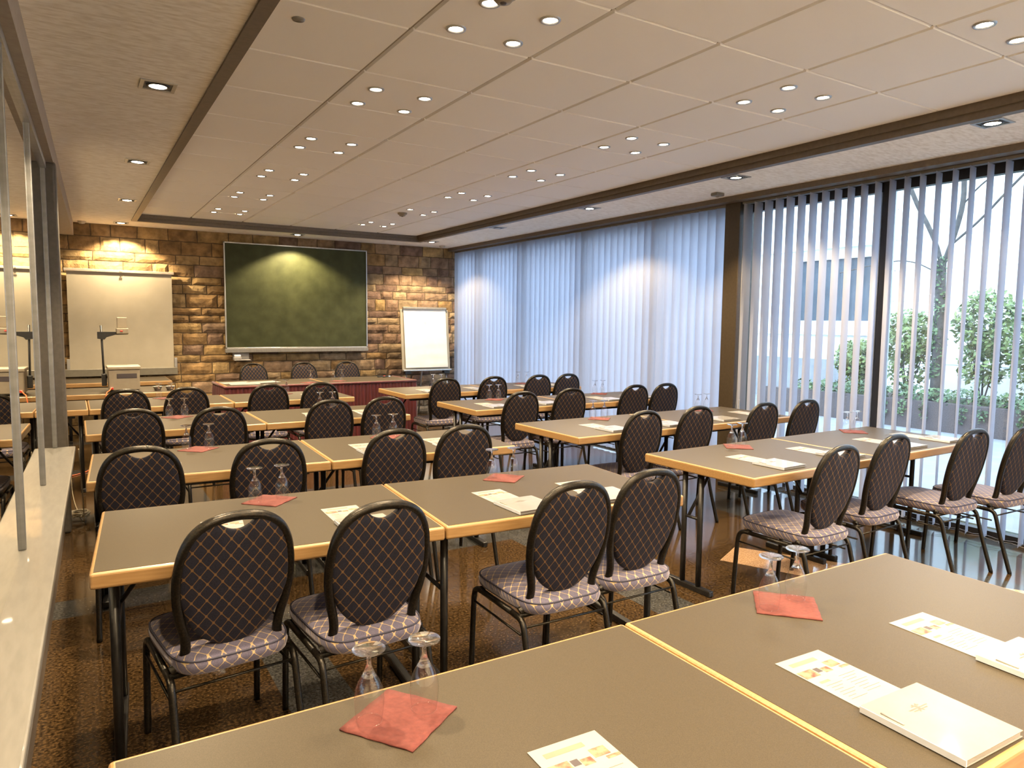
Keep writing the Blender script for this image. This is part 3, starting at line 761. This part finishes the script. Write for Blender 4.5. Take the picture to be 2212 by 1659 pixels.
wb = thing('projection_board', 'cream pull-down projection board on the stone wall', 'board', (0, 10.58, 0))
q = MB(); q.box(-.07, 1.13, -.004, .012, .86, 2.105); q.build('screen', M_white, wb)
q = MB(); q.rbox(-.10, 1.16, -.02, .04, 2.105, 2.14, .004, 1); q.build('top_rail', M_beam, wb)
q = MB(); q.rbox(-.13, 1.17, -.03, .03, .765, .86, .004, 1); q.build('bottom_rail', mat('grey_rail', (.13, .118, .09), .5, (.15, .136, .105), 20), wb)
q = MB()
for x in (-.105, 1.135): q.rbox(x, x + .035, -.01, .03, .86, .99, .003, 1)
q.build('side_bracket', M_alu, wb)
q = MB(); q.tube([(.53, -.03, 2.10), (.515, -.035, 2.12), (.53, -.03, 2.14), (.545, -.035, 2.12), (.53, -.03, 2.10)], .004, 6); q.build('ring', M_alu, wb)
# flip chart
fc_ = thing('flip_chart', 'white flip chart on a grey stand beside the blinds', 'flip chart', (4.735, 10.25, 0), -.03)
tilt = Matrix.Translation((0, 0, .79)) @ Matrix.Rotation(R_(-6), 4, 'X') @ Matrix.Translation((0, 0, -.79))
q = MB(); q.rbox(-.408, .408, 0, .022, .755, 1.71, .006, 2, tilt); q.build('board', M_white, fc_)
q = MB(); q.rbox(-.408, .408, -.055, .022, .735, .76, .004, 1, tilt); q.build('pen_tray', M_alu, fc_)
q = MB(); vs = []; fs = []
for j in range(25):
    for i in range(9):
        u, v = i / 8, j / 24; zz = .79 + v * .93
        vs.append(tilt @ Vector((-.36 + .72 * u, -.012 - .010 * (1 - v) - .007 * noise.noise(Vector((u * 1.5, v * 11, 2))) * (1 - v), zz)))
for j in range(24):
    for i in range(8): fs.append((j * 9 + i, j * 9 + i + 1, (j + 1) * 9 + i + 1, (j + 1) * 9 + i))
q.add(vs, fs, True); q.build('paper_pad', mat('flip_paper', (.78, .75, .70), .6, (.82, .79, .74), 5), fc_)
q = MB(); q.rbox(-.37, .37, -.03, .0, 1.71, 1.745, .005, 2, tilt); q.build('clamp_bar', M_sill, fc_)
for x, yy in ((-.33, -.02), (.33, -.02), (0, .34)):
    q = MB(); q.tube([(x, .03 if yy < 0 else .06, .76 if yy < 0 else 1.5), (x * 1.25, yy - .05 if yy < 0 else yy, .02)], .013, 8); q.build('leg', M_alu, fc_)
for x in (-.33, .33):
    q = MB(); q.rbox(x - .05, x + .05, -.05, .03, .695, .735, .004, 1); q.build('corner_bracket', M_blackp, fc_)
# overhead projector on its table
OX, OY = .28, 8.47
op = thing('overhead_projector', 'beige overhead projector with black arm, on the table below the white board', 'projector', (OX, OY, ZT))
q = MB(); q.rbox(.0, .29, 0, .30, .02, .235, .008); q.build('body', M_ohp, op)
q = MB(); q.rbox(-.012, .302, -.012, .312, .236, .272, .008); q.build('stage', M_ohp, op)
q = MB(); q.rbox(.075, .262, -.004, .02, .145, .195, .002, 1); q.build('vent', M_dark, op)
q = MB(); q.rbox(.012, .04, -.012, .0, .03, .055, .003, 1); q.build('switch', M_red, op)
q = MB()
for x in (.03, .26):
    for y in (.03, .27): q.lathe([(.016, 0), (.016, .022)], 10, (x, y, 0), True, True)
q.build('foot', M_blackp, op)
q = MB(); q.tube([(-.035, .15, .10), (-.048, .15, .70)], .011, 10); q.rbox(-.06, -.012, .125, .175, .06, .19, .008); q.build('column', M_blackp, op)
q = MB(); q.prism([(-.085, .56), (-.02, .55), (.0, .575), (.08, .60), (.20, .605), (.20, .632), (-.085, .632)], -.018, .018, Matrix.Translation((0, .15, 0)) @ Matrix.Rotation(PI / 2, 4, 'X')); q.build('arm', M_blackp, op)
hd = MB(); hd.rbox(.090, .205, .09, .21, .61, .67, .008); hd.rbox(.100, .195, .135, .175, .672, .785, .006); hd = hd.build('projection_head', M_ohp, op)
q = MB(); q.rbox(.125, .15, .085, .092, .635, .648, .001, 1); q.build('badge', M_red, hd)
t = thing('power_cord', 'thin orange power cord running down from the projector table', 'cord')
q = MB(); q.tube(smooth([(OX + .02, OY - .02, ZT + .05), (OX, 8.42, ZT + .02), (OX - .02, 8.34, ZT + .022), (OX - .03, 8.29, ZT + .014), (OX - .04, 8.275, ZT - .05), (OX - .07, 8.27, .5), (OX - .12, 8.22, .1), (OX - .2, 8.1, .006), (OX - .30, 7.95, .006), (-.12, 7.87, .006)], 2), .005, 6); q.build('cable', M_orange, t)
# clutter on the projector table
for i, (x, y, lb) in enumerate(((.74, 8.52, 'white dish on the projector table, beside the projector'), (.86, 8.50, 'white dish on the projector table, at its open corner'))):
    t = thing('sugar_dish', lb, 'dish', (x, y, ZT)); MB().lathe([(.0001, .004), (.022, .004), (.024, 0), (.028, .0), (.045, .04), (.05, .046), (.043, .04), (.02, .01), (.0001, .01)], 18).build('bowl', M_paper, t)
    q = MB(); q.rbox(-.02, .022, -.012, .016, .012, .052, .004, 1); q.build('sachet', M_pad, t)
# coiled cable on the floor by the post
t = thing('coiled_cable', 'tangled grey cable coil on the floor by the mirror wall', 'cable', (-.022, 6.07, 0))
q = MB(); rnd = random.Random(5); pts = []
for k in range(150):
    w = k * 2 * PI / 17; rr = .058 + .018 * math.sin(k * .37); pts.append((rr * math.cos(w) + .008 * math.sin(k * .11), rr * 1.2 * math.sin(w) + .02 * math.cos(k * .17), .016 + .05 * abs(math.sin(k * .233)) + .03 * abs(math.cos(w * .5 + k * .05))))
q.tube(smooth(pts, 1), .0045, 6); q.build('coil', M_cable, t)
q = MB(); q.tube(smooth([(.03, -.05, .02), (.028, -.12, .15), (.022, -.24, .40), (.012, -.29, .60)], 2), .004, 6); q.tube(smooth([(.02, .06, .02), (-.02, .4, .006), (-.05, 1.0, .006), (-.06, 1.7, .006)], 2), .004, 6); q.build('lead', M_cable, t)

# ------------------------------------------------------------------ outside
struct('pavement_outside', MB().box(5.9, 40, -14, 30, -.12, -.02), M_pave)
pl = struct('planter_wall', MB().box(10.8, 11.0, -6, 8.6, -.02, .40), M_plant)
struct('planter_soil', MB().box(11.0, 12.6, -6, 8.6, -.02, .34), mat('soil', (.05, .04, .03), .95))
mb = MB(); mb.box(13.0, 13.3, -12, 7.9, -.02, 6.5); mb.box(13.0, 13.3, 9.7, 26, -.02, 6.5); mb.box(13.0, 13.3, 7.9, 9.7, 2.85, 6.5); mb.box(13.0, 13.3, 7.9, 9.7, -.02, 1.62)
mb.cur = 1
for k in range(11):
    z_ = .3 + .56 * k
    for ya, ybb in ((-12, 7.9), (9.7, 26)): mb.box(12.994, 13.0, ya, ybb, z_, z_ + .018)
for k in range(20):
    y = -11.2 + 1.25 * k
    if y < 7.8: mb.box(12.994, 13.0, y, y + .014, 0, 6.5)
mb.cur = 0
mb.box(12.8, 13.0, 7.75, 26, 3.05, 3.24); mb.box(12.9, 13.0, 7.75, 26, 1.34, 1.40)
mb.cur = 2; mb.box(12.9, 13.0, 7.9, 26, -.02, .84)
fac = struct('building_outside', mb, [M_facade, M_joint, M_pave])
q = MB(); q.box(13.10, 13.16, 7.9, 9.7, 1.62, 2.85); q.build('far_window', M_extwin, fac)
q = MB()
for y in (7.9, 8.55, 9.1, 9.64): q.box(13.06, 13.12, y, y + .06, 1.62, 2.85)
q.build('far_window_frame', M_dkframe, fac)
def leaves(mb_, c, r, n_, size, rnd, flatten=1.0):
    for _ in range(n_):
        while True:
            p = Vector((rnd.uniform(-1, 1), rnd.uniform(-1, 1), rnd.uniform(-1, 1)))
            if .25 < p.length < 1: break
        p = Vector((c[0] + p.x * r[0], c[1] + p.y * r[1], c[2] + p.z * r[2])); s = size * rnd.uniform(.6, 1.3)
        nrm = Vector((rnd.gauss(-.4, .6), rnd.gauss(0, .6), rnd.gauss(.8, .4))).normalized()
        a = nrm.orthogonal().normalized(); a = Matrix.Rotation(rnd.uniform(0, 6.28), 3, nrm) @ a; b2 = nrm.cross(a)
        mb_.add([p - a * s, p - b2 * s * .55 + nrm * s * .1, p + a * s, p + b2 * s * .55 + nrm * s * .1], [(0, 1, 2, 3)], False)
rnd = random.Random(21)
shr = [(11.45, 6.35, 1.35, (.40, .55, .45), 'bushy green shrub in the planter, at the tree trunk nearer the window pier'), (11.5, 5.25, 1.55, (.42, .45, .55), 'tall loose green shrub in the planter, on the other side of the tree trunk'),
       (11.4, 4.45, 1.35, (.45, .5, .7), 'wide yellow-green shrub in the planter, farther along from the tree'), (11.5, 3.4, 1.6, (.45, .55, .8), 'dense shrub at the end of the planter in view'), (11.5, 7.25, .95, (.35, .4, .35), 'low shrub at the end of the planter by the far building')]
for x, y, z_, r, lb in shr:
    t = thing('garden_shrub', lb, 'shrub', (x, y, .33), 0, 'shrubs in the planter outside')
    q = MB()
    for k in range(7):
        w = rnd.uniform(0, 6.28); q.tube([(0, 0, 0), (.1 * math.cos(w), .1 * math.sin(w), .4), (r[0] * .6 * math.cos(w), r[1] * .6 * math.sin(w), z_ - .33 + rnd.uniform(-.1, .3))], [.014, .01, .004], 5)
    q.build('stem', M_bark, t)
    q = MB(); leaves(q, (0, 0, z_ - .33), r, 1500, .045, rnd); leaves(q, (0, 0, (z_ - .33) * .55), (r[0] * .8, r[1] * .8, .4), 500, .045, rnd); q.build('foliage', M_leaf, t)
q = MB()
for k in range(70):
    leaves(q, (10.95 + rnd.uniform(-.1, .25), -2 + k * .145, .47 + rnd.uniform(-.04, .06)), (.22, .16, .13), 60, .038, rnd)
for k in range(12):
    y = 2.2 + k * .38 + rnd.uniform(-.1, .1); leaves(q, (10.77, y, .28), (.03, .07, rnd.uniform(.1, .24)), 45, .03, rnd)
q.build('ivy_hedge', M_leaf2, kind='stuff', label='ivy trailing over the planter wall')
tr = thing('garden_tree', 'bare forked tree with ivy round its trunk, in the planter outside', 'tree', (11.3, 5.84, .33))
q = MB()
q.tube(smooth([(0, 0, 0), (.0, -.02, .9), (0, .0, 1.6), (0, .02, 2.2)], 2), .075, 8)
q.tube(smooth([(0, .0, 2.1), (0, .14, 2.55), (0, .5, 3.2), (0, .75, 3.9)], 2), [.05] * 9 + [.03, .028, .022, .012][:3] if False else .035, 7)
q.tube(smooth([(0, .0, 2.1), (0, -.16, 2.6), (0, -.26, 3.1), (0, -.2, 3.7), (0, -.35, 4.4)], 2), .038, 7)
q.tube(smooth([(0, -.14, 2.45), (0, -.5, 2.75), (0, -.85, 3.15), (0, -1.3, 3.6)], 2), .018, 6)
q.tube(smooth([(0, -.24, 3.0), (0, -.5, 3.3), (0, -.9, 3.5), (0, -1.3, 3.9)], 2), .013, 6)
q.tube(smooth([(0, .03, 2.0), (0, .5, 2.25), (0, 1.0, 2.22), (0, 1.7, 2.1)], 2), .010, 5)
q.build('trunk', M_bark, tr)
q = MB()
for k in range(14): leaves(q, (-.03, .01, .5 + k * .13), (.10, .11 + .04 * math.sin(k), .1), 34, .035, rnd)
q.build('ivy', M_leaf2, tr)
